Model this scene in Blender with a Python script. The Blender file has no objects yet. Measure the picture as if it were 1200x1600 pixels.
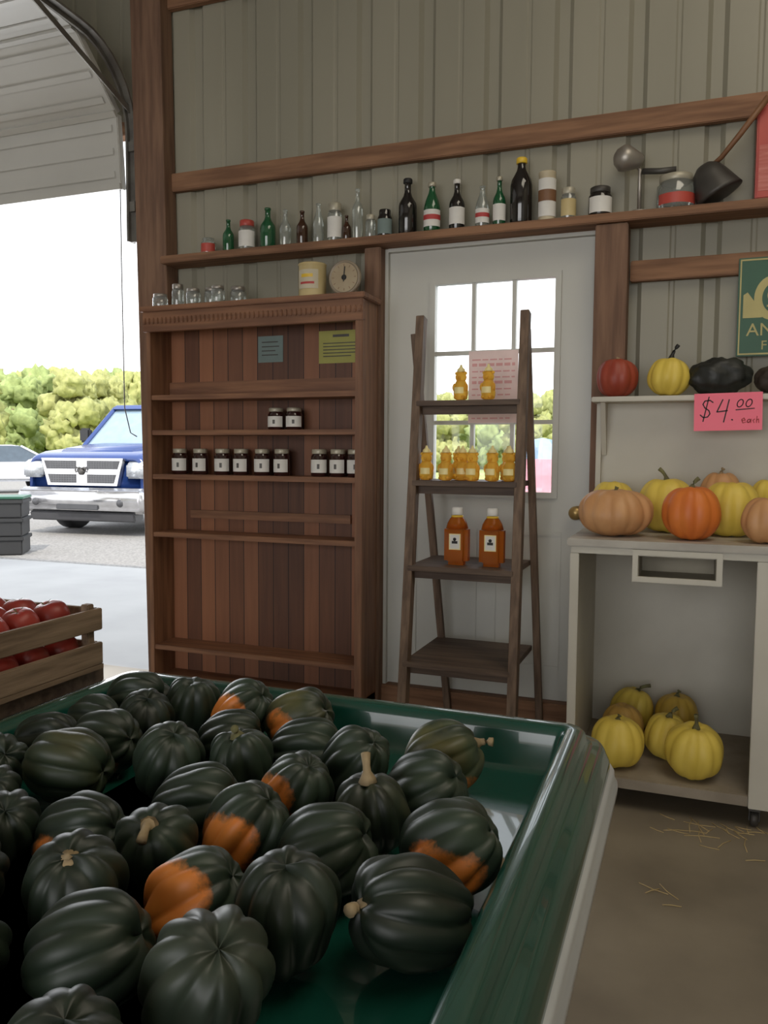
import bpy, bmesh, math, random
from mathutils import Vector, Matrix, Euler, noise
random.seed(7)
D=3.60
COL=bpy.context.scene.collection
# ------------------------------------------------------------ materials
def nodes(name):
    m=bpy.data.materials.new(name);m.use_nodes=True;nt=m.node_tree
    return m,nt,nt.nodes['Principled BSDF']
def rgba(c): return (c[0],c[1],c[2],1)
def mat(name,c,rough=.6,metal=0,c2=None,scale=8,stretch=(1,1,1),bump=0,spec=.5,trans=0,detail=4,lo=.35,hi=.65,rand=0,coat=0):
    m,nt,b=nodes(name)
    b.inputs['Roughness'].default_value=rough;b.inputs['Metallic'].default_value=metal
    b.inputs['Specular IOR Level'].default_value=spec
    b.inputs['Transmission Weight'].default_value=trans;b.inputs['Coat Weight'].default_value=coat
    if c2 is None: c2=tuple(x*.85 for x in c)
    tc=nt.nodes.new('ShaderNodeTexCoord');mp=nt.nodes.new('ShaderNodeMapping');mp.inputs['Scale'].default_value=stretch
    nz=nt.nodes.new('ShaderNodeTexNoise');nz.inputs['Scale'].default_value=scale;nz.inputs['Detail'].default_value=detail
    cr=nt.nodes.new('ShaderNodeValToRGB');e=cr.color_ramp.elements
    e[0].position=lo;e[0].color=rgba(c2);e[1].position=hi;e[1].color=rgba(c)
    L=nt.links.new
    L(tc.outputs['Object'],mp.inputs[0]);L(mp.outputs[0],nz.inputs['Vector']);L(nz.outputs['Fac'],cr.inputs[0])
    out=cr.outputs[0]
    if rand:
        oi=nt.nodes.new('ShaderNodeObjectInfo');mr=nt.nodes.new('ShaderNodeMapRange');mr.inputs[3].default_value=1-rand;mr.inputs[4].default_value=1+rand
        hs=nt.nodes.new('ShaderNodeHueSaturation');L(oi.outputs['Random'],mr.inputs[0]);L(mr.outputs[0],hs.inputs['Value']);L(out,hs.inputs['Color']);out=hs.outputs[0]
    L(out,b.inputs['Base Color'])
    if bump:
        bp=nt.nodes.new('ShaderNodeBump');bp.inputs['Strength'].default_value=bump;bp.inputs['Distance'].default_value=.01
        L(nz.outputs['Fac'],bp.inputs['Height']);L(bp.outputs[0],b.inputs['Normal'])
    return m
def glass(name,c,gl=.15,tr=.8):
    m,nt,b=nodes(name);nt.nodes.remove(b);L=nt.links.new
    t=nt.nodes.new('ShaderNodeBsdfTransparent');t.inputs[0].default_value=rgba(c)
    g=nt.nodes.new('ShaderNodeBsdfGlossy');g.inputs['Roughness'].default_value=.08;g.inputs[0].default_value=(1,1,1,1)
    d=nt.nodes.new('ShaderNodeBsdfDiffuse');d.inputs[0].default_value=rgba(tuple(x*.6 for x in c))
    f=nt.nodes.new('ShaderNodeLayerWeight');f.inputs[0].default_value=.25
    m1=nt.nodes.new('ShaderNodeMixShader');m1.inputs[0].default_value=1-tr;L(t.outputs[0],m1.inputs[1]);L(d.outputs[0],m1.inputs[2])
    m2=nt.nodes.new('ShaderNodeMixShader')
    mm=nt.nodes.new('ShaderNodeMath');mm.operation='MULTIPLY_ADD';mm.inputs[1].default_value=.6;mm.inputs[2].default_value=gl*.3
    L(f.outputs['Fresnel'],mm.inputs[0]);L(mm.outputs[0],m2.inputs[0])
    L(m1.outputs[0],m2.inputs[1]);L(g.outputs[0],m2.inputs[2]);L(m2.outputs[0],nt.nodes['Material Output'].inputs[0])
    return m
def squashmat(name,c,c2,patch=None,pr=.03,rough=.47,orange=(.72,.16,.018),streak=None):
    m=mat(name,c,rough,0,c2,22,(1,1,.5),.08,.5,rand=.35)
    nt=m.node_tree;L=nt.links.new;b=nt.nodes['Principled BSDF']
    cur=b.inputs['Base Color'].links[0].from_socket
    tc=[n for n in nt.nodes if n.type=='TEX_COORD'][0]
    if streak:
        n2=nt.nodes.new('ShaderNodeTexNoise');n2.inputs['Scale'].default_value=9;n2.inputs['Detail'].default_value=6
        r2=nt.nodes.new('ShaderNodeValToRGB');r2.color_ramp.elements[0].position=.5;r2.color_ramp.elements[1].position=.64
        mx=nt.nodes.new('ShaderNodeMixRGB');mx.inputs[2].default_value=rgba(streak)
        L(tc.outputs['Object'],n2.inputs['Vector']);L(n2.outputs['Fac'],r2.inputs[0]);L(r2.outputs[0],mx.inputs[0]);L(cur,mx.inputs[1]);cur=mx.outputs[0]
    if patch:
        vm=nt.nodes.new('ShaderNodeVectorMath');vm.operation='DISTANCE';vm.inputs[1].default_value=patch
        L(tc.outputs['Object'],vm.inputs[0])
        n3=nt.nodes.new('ShaderNodeTexNoise');n3.inputs['Scale'].default_value=19;n3.inputs['Detail'].default_value=6;n3.inputs['Roughness'].default_value=.6;L(tc.outputs['Object'],n3.inputs['Vector'])
        ma=nt.nodes.new('ShaderNodeMath');ma.operation='MULTIPLY_ADD';ma.inputs[1].default_value=.09;L(n3.outputs['Fac'],ma.inputs[0]);L(vm.outputs['Value'],ma.inputs[2])
        mr=nt.nodes.new('ShaderNodeMapRange');mr.inputs[1].default_value=pr+.045-.005;mr.inputs[2].default_value=pr+.045+.009;mr.inputs[3].default_value=1;mr.inputs[4].default_value=0
        L(ma.outputs[0],mr.inputs[0])
        oc=nt.nodes.new('ShaderNodeMixRGB');oc.inputs[1].default_value=rgba(orange);L(n3.outputs['Fac'],oc.inputs[0]);oc.inputs[2].default_value=(.66,.25,.05,1)
        mx=nt.nodes.new('ShaderNodeMixRGB');L(oc.outputs[0],mx.inputs[2]);L(mr.outputs[0],mx.inputs[0]);L(cur,mx.inputs[1]);cur=mx.outputs[0]
    L(cur,b.inputs['Base Color']);return m
def brick_planks(name,c1,c2,w,rough=.55,axis='X'):
    m,nt,b=nodes(name);L=nt.links.new;b.inputs['Roughness'].default_value=rough
    tc=nt.nodes.new('ShaderNodeTexCoord');sp=nt.nodes.new('ShaderNodeSeparateXYZ');L(tc.outputs['Object'],sp.inputs[0])
    dv=nt.nodes.new('ShaderNodeMath');dv.operation='DIVIDE';dv.inputs[1].default_value=w;L(sp.outputs[axis],dv.inputs[0])
    fl=nt.nodes.new('ShaderNodeMath');fl.operation='FLOOR';L(dv.outputs[0],fl.inputs[0])
    wn=nt.nodes.new('ShaderNodeTexWhiteNoise');wn.noise_dimensions='1D';L(fl.outputs[0],wn.inputs['W'])
    mp=nt.nodes.new('ShaderNodeMapping');mp.inputs['Scale'].default_value=(30,30,2) ;L(tc.outputs['Object'],mp.inputs[0])
    nz=nt.nodes.new('ShaderNodeTexNoise');nz.inputs['Scale'].default_value=1.5;nz.inputs['Detail'].default_value=5;L(mp.outputs[0],nz.inputs['Vector'])
    ad=nt.nodes.new('ShaderNodeMath');ad.operation='MULTIPLY_ADD';ad.inputs[1].default_value=.8;L(wn.outputs['Value'],ad.inputs[0])
    m2=nt.nodes.new('ShaderNodeMath');m2.operation='MULTIPLY';m2.inputs[1].default_value=.35;L(nz.outputs['Fac'],m2.inputs[0]);L(m2.outputs[0],ad.inputs[2])
    mx=nt.nodes.new('ShaderNodeMixRGB');mx.inputs[1].default_value=rgba(c1);mx.inputs[2].default_value=rgba(c2);L(ad.outputs[0],mx.inputs[0])
    fr=nt.nodes.new('ShaderNodeMath');fr.operation='FRACT';L(dv.outputs[0],fr.inputs[0])
    lt=nt.nodes.new('ShaderNodeMath');lt.operation='LESS_THAN';lt.inputs[1].default_value=.045;L(fr.outputs[0],lt.inputs[0])
    mx2=nt.nodes.new('ShaderNodeMixRGB');mx2.inputs[2].default_value=rgba(tuple(x*.25 for x in c1));L(lt.outputs[0],mx2.inputs[0]);L(mx.outputs[0],mx2.inputs[1])
    L(mx2.outputs[0],b.inputs['Base Color']);return m

metalwall=mat('painted steel siding',(.31,.29,.225),.42,0,(.255,.24,.185),1.2,(1,1,.3),spec=.4)
timber=mat('rough framing timber',(.28,.145,.08),.75,0,(.165,.082,.046),3,(1,12,12),.2,.3)
timberv=mat('rough post timber',(.22,.125,.08),.75,0,(.135,.075,.05),3,(12,12,1),.2,.3)
cedarx=mat('cedar board',(.26,.12,.062),.55,0,(.15,.066,.036),3,(1,14,14),.1,.4)
cedarz=mat('cedar upright',(.26,.125,.066),.55,0,(.155,.07,.038),3,(14,14,1),.1,.4)
cedarback=brick_planks('cedar back boards',(.04,.014,.009),(.32,.125,.058),.083)
oldwoodx=mat('weathered brown wood',(.13,.088,.062),.6,0,(.07,.045,.034),4,(1,12,12),.15,.3)
oldwoodz=mat('weathered brown upright',(.19,.125,.085),.65,0,(.1,.065,.045),4,(12,12,1),.15,.3)
cratewood=mat('grey crate wood',(.30,.21,.14),.8,0,(.17,.115,.075),6,(12,1,12),.2,.3)
whitepaint=mat('scuffed white paint',(.56,.53,.45),.5,0,(.5,.47,.395),4)
doorpaint=mat('white door paint',(.55,.545,.5),.4,0,(.51,.505,.46),2)
topwood=mat('worn counter top',(.48,.45,.39),.5,0,(.33,.3,.26),5,(1,6,1))
shelfboard=mat('dirty particle board',(.33,.28,.22),.8,0,(.23,.19,.145),7)
greenplas=mat('dark green plastic',(.006,.065,.046),.24,0,(.005,.055,.038),3,spec=.6,coat=.7)
greendark=mat('green plastic skirt',(.005,.035,.024),.35)
bumperm=mat('pale vinyl bumper edge',(.6,.62,.64),.3,.15,(.48,.5,.53),20,(1,.1,1))
concrete=mat('interior concrete',(.28,.235,.175),.55,0,(.165,.135,.098),1.8,(1,1,1),.05,.35,detail=10)
apronm=mat('pale concrete apron',(.38,.37,.35),.8,0,(.33,.32,.305),1.5,detail=8)
gravelm=mat('gravel',(.28,.265,.245),.9,0,(.17,.16,.148),38,(1,1,1),.2,.2,detail=6)
grassm=mat('meadow grass',(.38,.42,.12),.9,0,(.24,.3,.09),.6,(1,1,1),detail=10)
ceilm=mat('ceiling board',(.3,.27,.22),.8)
black=mat('black rubber',(.012,.012,.013),.6)
darkgap=mat('dark mesh',(.05,.05,.055),.4)
meshgrey=mat('grey grille mesh',(.14,.14,.15),.4,.5)
drawerin=mat('shaded raw wood',(.40,.36,.28),.8)
bluepaint=mat('blue car paint',(.014,.04,.17),.22,.2,(.012,.035,.15),2,spec=.7)
whitecar=mat('white car paint',(.6,.62,.66),.2)
carglass=mat('tinted car glass',(.22,.3,.36),.05,0,spec=.9)
chromem=mat('chrome',(.62,.62,.64),.2,.9,(.52,.52,.54))
lampglass=mat('headlight lens',(.5,.52,.55),.1,.3,(.36,.38,.4),30)
amberm=mat('amber lens',(.8,.25,.03),.2)
stemm=mat('dry stem',(.42,.31,.17),.8,0,(.24,.17,.09),40,(1,1,.3),.2)
greenstem=mat('olive stem',(.17,.16,.06),.8,0,(.1,.09,.04),40,(1,1,.3),.2)
def trees(name,c,c2):
    return mat(name,c,.9,0,c2,3.2,(1,1,1),.4,.1,detail=12,rand=.1)
treeA=trees('autumn green leaves',(.32,.38,.14),(.2,.25,.09))
treeB=trees('autumn yellow leaves',(.40,.40,.15),(.27,.29,.1))
treeC=trees('autumn olive leaves',(.36,.36,.14),(.23,.24,.09))
paperw=mat('white label paper',(.8,.78,.74),.7)
red=mat('red print',(.5,.05,.05),.6)
ink=mat('black ink',(.02,.02,.02),.7)
pinkp=mat('hot pink card',(1,.2,.29),.7,0,(1,.19,.28))
palepink=mat('faded pink flyer',(.95,.74,.72),.7)
palered=mat('faded red print',(.8,.4,.4),.7)
tealp=mat('grey teal paper',(.19,.25,.24),.8)
yelp=mat('yellow green paper',(.42,.40,.11),.8)
goldlid=mat('brass',(.5,.33,.12),.35,.6)
whitelid=mat('pale lid',(.5,.46,.36),.4,.3)
jam=mat('dark jam glass',(.03,.008,.008),.1,0,(.02,.005,.005),spec=.8)
cream=mat('cream tin',(.6,.52,.36),.5,0,(.5,.42,.28))
creamy=mat('cream yellow tin',(.6,.48,.24),.5,0,(.52,.4,.18))
redtin=mat('red tin',(.5,.07,.05),.4,0,(.42,.05,.04))
greyiron=mat('grey iron',(.09,.085,.08),.5,.5,(.06,.055,.05))
scalebody=mat('tan enamel',(.3,.24,.17),.45,0,(.25,.2,.14))
silver=mat('dull silver',(.4,.37,.33),.4,.7,(.3,.27,.24))
brownm=mat('varnished stick',(.2,.09,.04),.5)
signgreen=mat('sign green',(.025,.10,.055),.5);signyel=mat('sign yellow',(.5,.43,.16),.5)
yellowcap=mat('yellow cap',(.85,.55,.04),.4)
palecap=mat('pale yellow cap',(.95,.8,.35),.4)
straw=mat('straw',(.5,.37,.18),.8)
tomatom=mat('tomato skin',(.42,.045,.03),.42,0,(.3,.022,.015),6,rand=.25)
def honeymat(name,c,t,r=.12,tl=0):
    m=mat(name,c,r,0,tuple(x*.93 for x in c),5,spec=.6);nt=m.node_tree;b=nt.nodes['Principled BSDF']
    b.inputs['Transmission Weight'].default_value=t;b.inputs['IOR'].default_value=1.2
    if tl:
        tr=nt.nodes.new('ShaderNodeBsdfTranslucent');tr.inputs[0].default_value=rgba(c);mx=nt.nodes.new('ShaderNodeMixShader');mx.inputs[0].default_value=tl
        nt.links.new(b.outputs[0],mx.inputs[1]);nt.links.new(tr.outputs[0],mx.inputs[2]);nt.links.new(mx.outputs[0],nt.nodes['Material Output'].inputs[0])
    return m
honey=honeymat('golden honey',(1,.68,.12),.35,.25,.45);honeyd=honeymat('amber honey',(.72,.22,.03),.7,.08,.15)
G=dict(clear=glass('clear bottle glass',(.86,.9,.88),.3,.8),green=glass('green bottle glass',(.04,.3,.12),.2,.6),
       brown=glass('brown bottle glass',(.12,.04,.015),.2,.45),dark=glass('black bottle glass',(.025,.02,.02),.2,.3),pane=glass('window pane',(.97,.98,.98),.05,1.0))
# ------------------------------------------------------------ mesh builder
class M:
    def __init__(s): s.v=[];s.f=[];s.mi=[];s.sm=[]
    def add(s,vs,fs,mi=0,smooth=False):
        o=len(s.v);s.v+= [tuple(x) for x in vs]
        for f in fs: s.f.append([i+o for i in f]);s.mi.append(mi);s.sm.append(smooth)
        return s
    def box(s,x0,x1,y0,y1,z0,z1,mi=0,bev=0):
        bm=bmesh.new();bmesh.ops.create_cube(bm,size=1)
        for v in bm.verts: v.co=Vector(((x0+x1)/2+v.co.x*(x1-x0),(y0+y1)/2+v.co.y*(y1-y0),(z0+z1)/2+v.co.z*(z1-z0)))
        if bev: bmesh.ops.bevel(bm,geom=bm.edges[:],offset=bev,segments=2,affect='EDGES')
        return s.frombm(bm,mi)
    def frombm(s,bm,mi=0,smooth=False,mtx=None):
        if mtx is not None: bm.transform(mtx)
        bm.verts.index_update();s.add([v.co[:] for v in bm.verts],[[v.index for v in f.verts] for f in bm.faces],mi,smooth);bm.free();return s
    def beam(s,p,q,w,d,mi=0,up=(0,1,0),bev=.002):
        p=Vector(p);q=Vector(q);z=(q-p).normalized();x=Vector(up).cross(z).normalized();y=z.cross(x)
        bm=bmesh.new();bmesh.ops.create_cube(bm,size=1);l=(q-p).length
        for v in bm.verts: v.co=(p+q)/2+x*v.co.x*w+y*v.co.y*d+z*v.co.z*l
        if bev: bmesh.ops.bevel(bm,geom=bm.edges[:],offset=bev,segments=1,affect='EDGES')
        return s.frombm(bm,mi)
    def rev(s,prof,seg=24,c=(0,0,0),mi=0,mtx=None,smooth=True):
        vs=[];fs=[];n=len(prof)
        for r,z in prof:
            for k in range(seg):
                a=2*math.pi*k/seg;vs.append(Vector((r*math.cos(a),r*math.sin(a),z)))
        for i in range(n-1):
            for k in range(seg):
                k2=(k+1)%seg;fs.append([i*seg+k,i*seg+k2,(i+1)*seg+k2,(i+1)*seg+k])
        fs.append([k for k in range(seg)][::-1]);fs.append([(n-1)*seg+k for k in range(seg)])
        if mtx is not None: vs=[mtx@v for v in vs]
        vs=[v+Vector(c) for v in vs]
        return s.add(vs,fs,mi,smooth)
    def tube(s,pts,rad,seg=10,mi=0):
        vs=[];fs=[];pts=[Vector(p) for p in pts]
        if not hasattr(rad,'__len__'): rad=[rad]*len(pts)
        for i,p in enumerate(pts):
            t=(pts[min(i+1,len(pts)-1)]-pts[max(i-1,0)]).normalized()
            a=Vector((0,0,1)) if abs(t.z)<.9 else Vector((1,0,0));x=a.cross(t).normalized();y=t.cross(x)
            for k in range(seg):
                an=2*math.pi*k/seg;vs.append(p+(x*math.cos(an)+y*math.sin(an))*rad[i])
        n=len(pts)
        for i in range(n-1):
            for k in range(seg):
                k2=(k+1)%seg;fs.append([i*seg+k,i*seg+k2,(i+1)*seg+k2,(i+1)*seg+k])
        fs.append(list(range(seg))[::-1]);fs.append([(n-1)*seg+k for k in range(seg)])
        return s.add(vs,fs,mi,True)
    def ico(s,c,r,sub=2,mi=0,sc=(1,1,1)):
        bm=bmesh.new();bmesh.ops.create_icosphere(bm,subdivisions=sub,radius=1)
        for v in bm.verts: v.co=Vector(c)+Vector((v.co.x*sc[0]*r,v.co.y*sc[1]*r,v.co.z*sc[2]*r))
        return s.frombm(bm,mi,True)
    def extr(s,poly,x0,x1,mi=0,bev=0,smooth=False):
        bm=bmesh.new();a=[bm.verts.new((x0,y,z)) for y,z in poly];b=[bm.verts.new((x1,y,z)) for y,z in poly];n=len(poly)
        bm.faces.new(a);bm.faces.new(b[::-1])
        for i in range(n): bm.faces.new((a[i],b[i],b[(i+1)%n],a[(i+1)%n]))
        bmesh.ops.recalc_face_normals(bm,faces=bm.faces[:])
        if bev: bmesh.ops.bevel(bm,geom=bm.edges[:],offset=bev,segments=3,affect='EDGES')
        return s.frombm(bm,mi,smooth)
    def mesh(s,name,mats):
        me=bpy.data.meshes.new(name);me.from_pydata(s.v,[],s.f)
        for m in mats: me.materials.append(m)
        me.polygons.foreach_set('material_index',s.mi);me.polygons.foreach_set('use_smooth',s.sm);me.update()
        return me
    def obj(s,name,mats,loc=(0,0,0),parent=None,rot=None):
        if not isinstance(mats,(list,tuple)): mats=[mats]
        return mk(name,s.mesh(name,mats),loc,parent,rot)
def mk(name,me,loc=(0,0,0),parent=None,rot=None):
    o=bpy.data.objects.new(name,me);COL.objects.link(o)
    if parent: o.parent=parent
    o.location=loc
    if rot is not None: o.rotation_euler=rot
    return o
def thing(o,label,cat,group=None):
    o['label']=label;o['category']=cat
    if group:o['group']=group
    return o
def struct(o): o['kind']='structure';return o
def empty(name,loc,rot=None): 
    o=mk(name,None,loc,None,rot);o.empty_display_size=.05;return o
def copytree(o,loc,rot=None,scale=None):
    n=o.copy();COL.objects.link(n);n.location=loc
    if rot is not None:n.rotation_euler=rot
    if scale is not None:n.scale=scale
    for c in o.children:
        k=c.copy();COL.objects.link(k);k.parent=n
        for c2 in c.children:
            k2=c2.copy();COL.objects.link(k2);k2.parent=k
    return n
def textmesh(body,size,ma,name,parent,loc,rot,extrude=.0006):
    cu=bpy.data.curves.new('txt','FONT');cu.body=body;cu.size=size;cu.extrude=extrude;cu.align_x='CENTER'
    t=bpy.data.objects.new('txt',cu);COL.objects.link(t);bpy.context.view_layer.update()
    me=bpy.data.meshes.new_from_object(t.evaluated_get(bpy.context.evaluated_depsgraph_get()))
    bpy.data.objects.remove(t);me.materials.clear();me.materials.append(ma)
    return mk(name,me,loc,parent,rot)
FACE=(math.pi/2,0,0)
R90=Matrix.Rotation(math.pi/2,3,'X')
# ------------------------------------------------------------ room shell
XL,XR,YF,ZC=-6.6,2.3,-5.0,4.3
P=.305
prof=[(0,0),(.018,.022),(.062,.022),(.08,0),(.185,0),(.192,.005),(.204,.005),(.211,0)]
def corr(m,x0,x1,z0,z1):
    xs=[]
    k=math.floor(x0/P)-1
    while k*P<x1:
        for a,b in prof: xs.append((k*P+a,b))
        k+=1
    pts=[(x0,0)]+[p for p in xs if x0<p[0]<x1]+[(x1,0)]
    vs=[];fs=[]
    for x,y in pts: vs+=[(x,D+y,z0),(x,D+y,z1)]
    for i in range(len(pts)-1): fs.append([2*i,2*i+2,2*i+3,2*i+1])
    m.add(vs,fs,0)
w=M()
OXL,OXR,OZ=-5.9,-2.68,2.95
corr(w,OXR,XR,2.19,ZC);corr(w,OXR,-1.36,0,2.19);corr(w,-.39,XR,0,2.19);corr(w,XL,OXR,OZ,ZC);corr(w,XL,OXL,0,OZ)
struct(w.obj('wall_back',metalwall))
struct(M().box(XR,XR+.1,YF,D,0,ZC).obj('wall_right',metalwall))
struct(M().box(XL-.1,XL,YF,D,0,ZC).obj('wall_left',metalwall))
m=M();m.box(XL,-3.6,YF-.1,YF,0,ZC);m.box(1.6,XR,YF-.1,YF,0,ZC);m.box(-3.6,1.6,YF-.1,YF,3.2,ZC);struct(m.obj('wall_front',metalwall))
struct(M().box(XL-.1,XR+.1,YF-.1,D+.1,ZC,ZC+.1).obj('ceiling',ceilm))
struct(M().box(XL-.1,XR+.1,YF-.1,D+.1,-.12,0).obj('floor',concrete))
struct(M().box(-14,6,D+.1,7.0,-.12,-.005).obj('floor_apron',apronm))
o=M().box(-40,14,7.0,26,-.12,-.01).obj('gravel_lot',gravelm);o['kind']='stuff';thing(o,'pale grey gravel parking lot outside the bay','gravel')
o=M().box(-120,90,26,130,-.12,-.03).obj('grass_field',grassm);o['kind']='stuff';thing(o,'sunlit yellow green meadow beyond the gravel','grass')
def tim(name,a,ma): return struct(M().box(*a,bev=.004).obj(name,ma))
m=M();m.beam((-2.575,3.545,0),(-2.645,3.545,ZC),.18,.10,bev=.004);struct(m.obj('trim_1',timberv))
tim('trim_2',(-2.55,XR,3.56,3.597,2.545,2.635),timber)
tim('trim_3',(-2.55,XR,3.56,3.597,3.44,3.53),timber)
tim('trim_4',(-2.53,XR,3.455,3.597,2.163,2.20),timber)
tim('trim_5',(-1.44,-1.36,3.50,3.597,0,2.16),timberv)
tim('trim_6',(-.405,-.275,3.47,3.597,0,2.16),timberv)
tim('trim_7',(-.27,XR,3.56,3.597,1.94,2.025),timber)
tim('trim_8',(OXL,-2.74,3.64,3.72,2.90,3.1),timber)
tim('trim_9',(-1.36,-.405,3.54,3.62,0,.12),timber)
# entry door
m=M();zx=[.125,2.145]
wx0,wx1,wz0,wz1=-1.125,-.575,1.05,1.99
Y0,Y1=3.585,3.63
m.box(-1.345,wx0,Y0,Y1,*zx);m.box(wx1,-.405,Y0,Y1,*zx);m.box(wx0,wx1,Y0,Y1,zx[0],wz0);m.box(wx0,wx1,Y0,Y1,wz1,zx[1])
for a in ((-1.22,-.91),(-.84,-.53)):
    for (z0,z1) in ((.26,.88),):
        t=.02
        m.box(a[0],a[1],Y0-.006,Y0,z0,z0+t,bev=.002);m.box(a[0],a[1],Y0-.006,Y0,z1-t,z1,bev=.002);m.box(a[0],a[0]+t,Y0-.0055,Y0,z0+t,z1-t,bev=.002);m.box(a[1]-t,a[1],Y0-.0055,Y0,z0+t,z1-t,bev=.002)
d1=struct(m.obj('door_1',doorpaint))
m=M();b=.022
m.box(wx0-b,wx0+.004,Y0-.012,Y0+.002,wz0-b,wz1+b);m.box(wx1-.004,wx1+b,Y0-.012,Y0+.002,wz0-b,wz1+b);m.box(wx0+.004,wx1-.004,Y0-.012,Y0+.002,wz0-b,wz0+.004);m.box(wx0+.004,wx1-.004,Y0-.012,Y0+.002,wz1-.004,wz1+b)
for i in (1,2):
    x=wx0+(wx1-wx0)*i/3;z=wz0+(wz1-wz0)*i/3
    m.box(x-.009,x+.009,Y0-.006,Y0+.02,wz0,wz1);m.box(wx0,wx1,Y0-.0055,Y0+.02,z-.009,z+.009)
m.obj('window_frame',doorpaint,parent=d1)
M().box(wx0,wx1,Y0+.022,Y0+.026,wz0,wz1).obj('window_pane',G['pane'],parent=d1)
m=M();m.rev([(.028,0),(.028,.006),(.012,.01),(.012,.035),(.026,.045),(.03,.06),(.022,.072),(.001,.075)],20,c=(-.465,Y0,.97),mtx=R90);m.obj('door_knob',goldlid,parent=d1)
m=M();m.box(-1.36,-1.345,3.56,3.62,.12,2.16);m.box(-.405,-.39,3.56,3.62,.12,2.16);m.box(-1.345,-.405,3.56,3.62,2.146,2.162)
struct(m.obj('trim_10',doorpaint))
# overhead door
sec=mat('overhead door steel',(.5,.49,.46),.4,0,(.46,.45,.42),2);galv=mat('galvanised track',(.2,.19,.17),.45,.5,(.13,.12,.11),10)
pts=[(3.50,2.56),(3.47,2.93),(3.17,3.22),(2.68,3.27),(2.18,3.29),(1.68,3.31),(1.18,3.33),(.68,3.35)]
root=None
for i in range(len(pts)-1):
    (ya,za),(yb,zb)=pts[i],pts[i+1]
    l=math.hypot(yb-ya,zb-za);m=M()
    m.box(-1.5,1.5,-.02,.02,.004,l-.004,bev=.004)
    for k in range(3): m.box(-1.47,1.47,-.027,-.02,l*(.16+.3*k),l*(.16+.3*k)+.035,bev=.003)
    m.box(-1.5,1.5,-.034,-.02,.0,.03)
    ang=math.atan2(-(yb-ya),(zb-za))
    o=m.obj('door_2' if i==0 else 'door_panel',sec,(-4.275,ya,za),None,(ang,0,0))
    if i==0: root=struct(o);bpy.context.view_layer.update()
    else:
        o.parent=root;o.matrix_parent_inverse=root.matrix_world.inverted()
tp=[(3.52,0.0)]+[(3.52,2.3),(3.52,2.82)]+[(3.14+.38*math.cos(a),2.84+.38*math.sin(a)) for a in [i*math.pi/16 for i in range(9)]]+[(1.5,3.27),(.3,3.3)]
def track(x):
    m=M()
    for (ya,za),(yb,zb) in zip(tp[1:],tp[2:]):
        m.beam((x,ya,za),(x,yb,zb),.055,.012,up=(1,0,0),bev=0);m.beam((x+.022,ya,za),(x+.022,yb,zb),.012,.035,up=(1,0,0),bev=0)
    m.beam((x+.02,3.5,2.95),(x+.02,2.7,3.24),.03,.006,up=(1,0,0),bev=0)
    for z in (2.45,2.75): m.box(x-.005,x+.04,3.5,3.56,z,z+.05)
    o=m.obj('door_track',galv);o.parent=root;o.matrix_parent_inverse=root.matrix_world.inverted()
track(-2.752)
m=M();m.tube([(-2.80,3.5,2.9),(-2.80,3.5,2.2),(-2.795,3.5,1.45),(-2.76,3.5,1.32),(-2.72,3.5,1.30)],.003,6);o=m.obj('pull_cord',greyiron);o.parent=root;o.matrix_parent_inverse=root.matrix_world.inverted()
# ------------------------------------------------------------ bookcase
bk=empty('bookcase',(-1.94,3.44,0));thing(bk,'tall reddish cedar bookcase with plank back and carved crown','bookcase')
def part(m,name,ma,root): 
    o=m.obj(name,ma);o.location=-Vector(root.location);o.parent=root;return o
X0,X1,YA=-2.51,-1.37,3.31
YB=3.494
part(M().box(X0,X0+.024,YA,3.488,0,1.9,bev=.002),'side_panel',cedarz,bk)
m=M();m.box(X1-.024,X1,YA,3.498,0,1.9,bev=.002);m.box(X1-.03,X1+.006,YA-.01,YA+.035,0,1.83,bev=.003);part(m,'side_panel',cedarz,bk)
part(M().box(X0+.024,X1-.024,YB-.012,YB,.02,1.9),'back_panel',cedarback,bk)
for z in (1.485,1.315,1.10,.815,.25):
    part(M().box(X0+.024,X1-.024,YA+.004,YB-.012,z-.012,z+.012,bev=.002),'shelf',cedarx,bk)
part(M().box(X0+.024,X1-.024,YB-.03,YB-.012,1.5,1.57),'back_brace',cedarx,bk)
part(M().box(X0+.14,X1-.12,YB-.03,YB-.012,.89,.93),'back_brace',cedarx,bk)
m=M();m.box(X0+.0,X1,YA+.002,YB-.01,.012,.10);part(m,'plinth',cedarx,bk)
m=M();m.box(X0-.02,X1+.02,YA-.03,YB,1.895,1.92,bev=.004);m.box(X0-.008,X1+.008,YA-.016,YA+.02,1.80,1.895,bev=.003)
x=X0
while x<X1-.01: m.box(x,x+.014,YA-.024,YA-.014,1.835,1.865,bev=.003);x+=.024
part(m,'crown_molding',cedarx,bk)
def paper(name,x0,x1,y,z0,z1,ma,label,cat,lines=None,lm=ink):
    o=M().box(-(x1-x0)/2,(x1-x0)/2,-.0006,.0006,0,z1-z0).obj(name,ma,((x0+x1)/2,y,z0));thing(o,label,cat)
    if lines:
        m=M();w_=(x1-x0)/2
        for (a,bb,z,t) in lines: m.box(a*w_,bb*w_,-.0012,-.0006,z*(z1-z0),(z+t)*(z1-z0))
        m.obj('lettering',lm,parent=o)
    return o
paper('notice_paper',-1.985,-1.85,3.480,1.655,1.78,tealp,'small grey teal notice card on bookcase back','notice',[(-.7,.6,.75,.04),(-.7,.7,.58,.04),(-.7,.4,.42,.04),(-.7,.6,.26,.04)],greyiron)
o=paper('notice_paper',-1.66,-1.44,3.480,1.64,1.79,yelp,'yellow green lettered notice card on bookcase back','notice',[(-.35,.4,.8,.08),(-.8,.8,.6,.03),(-.8,.7,.5,.03),(-.8,.8,.4,.03),(-.8,.75,.3,.03),(-.8,.5,.2,.03)],greyiron)
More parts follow.
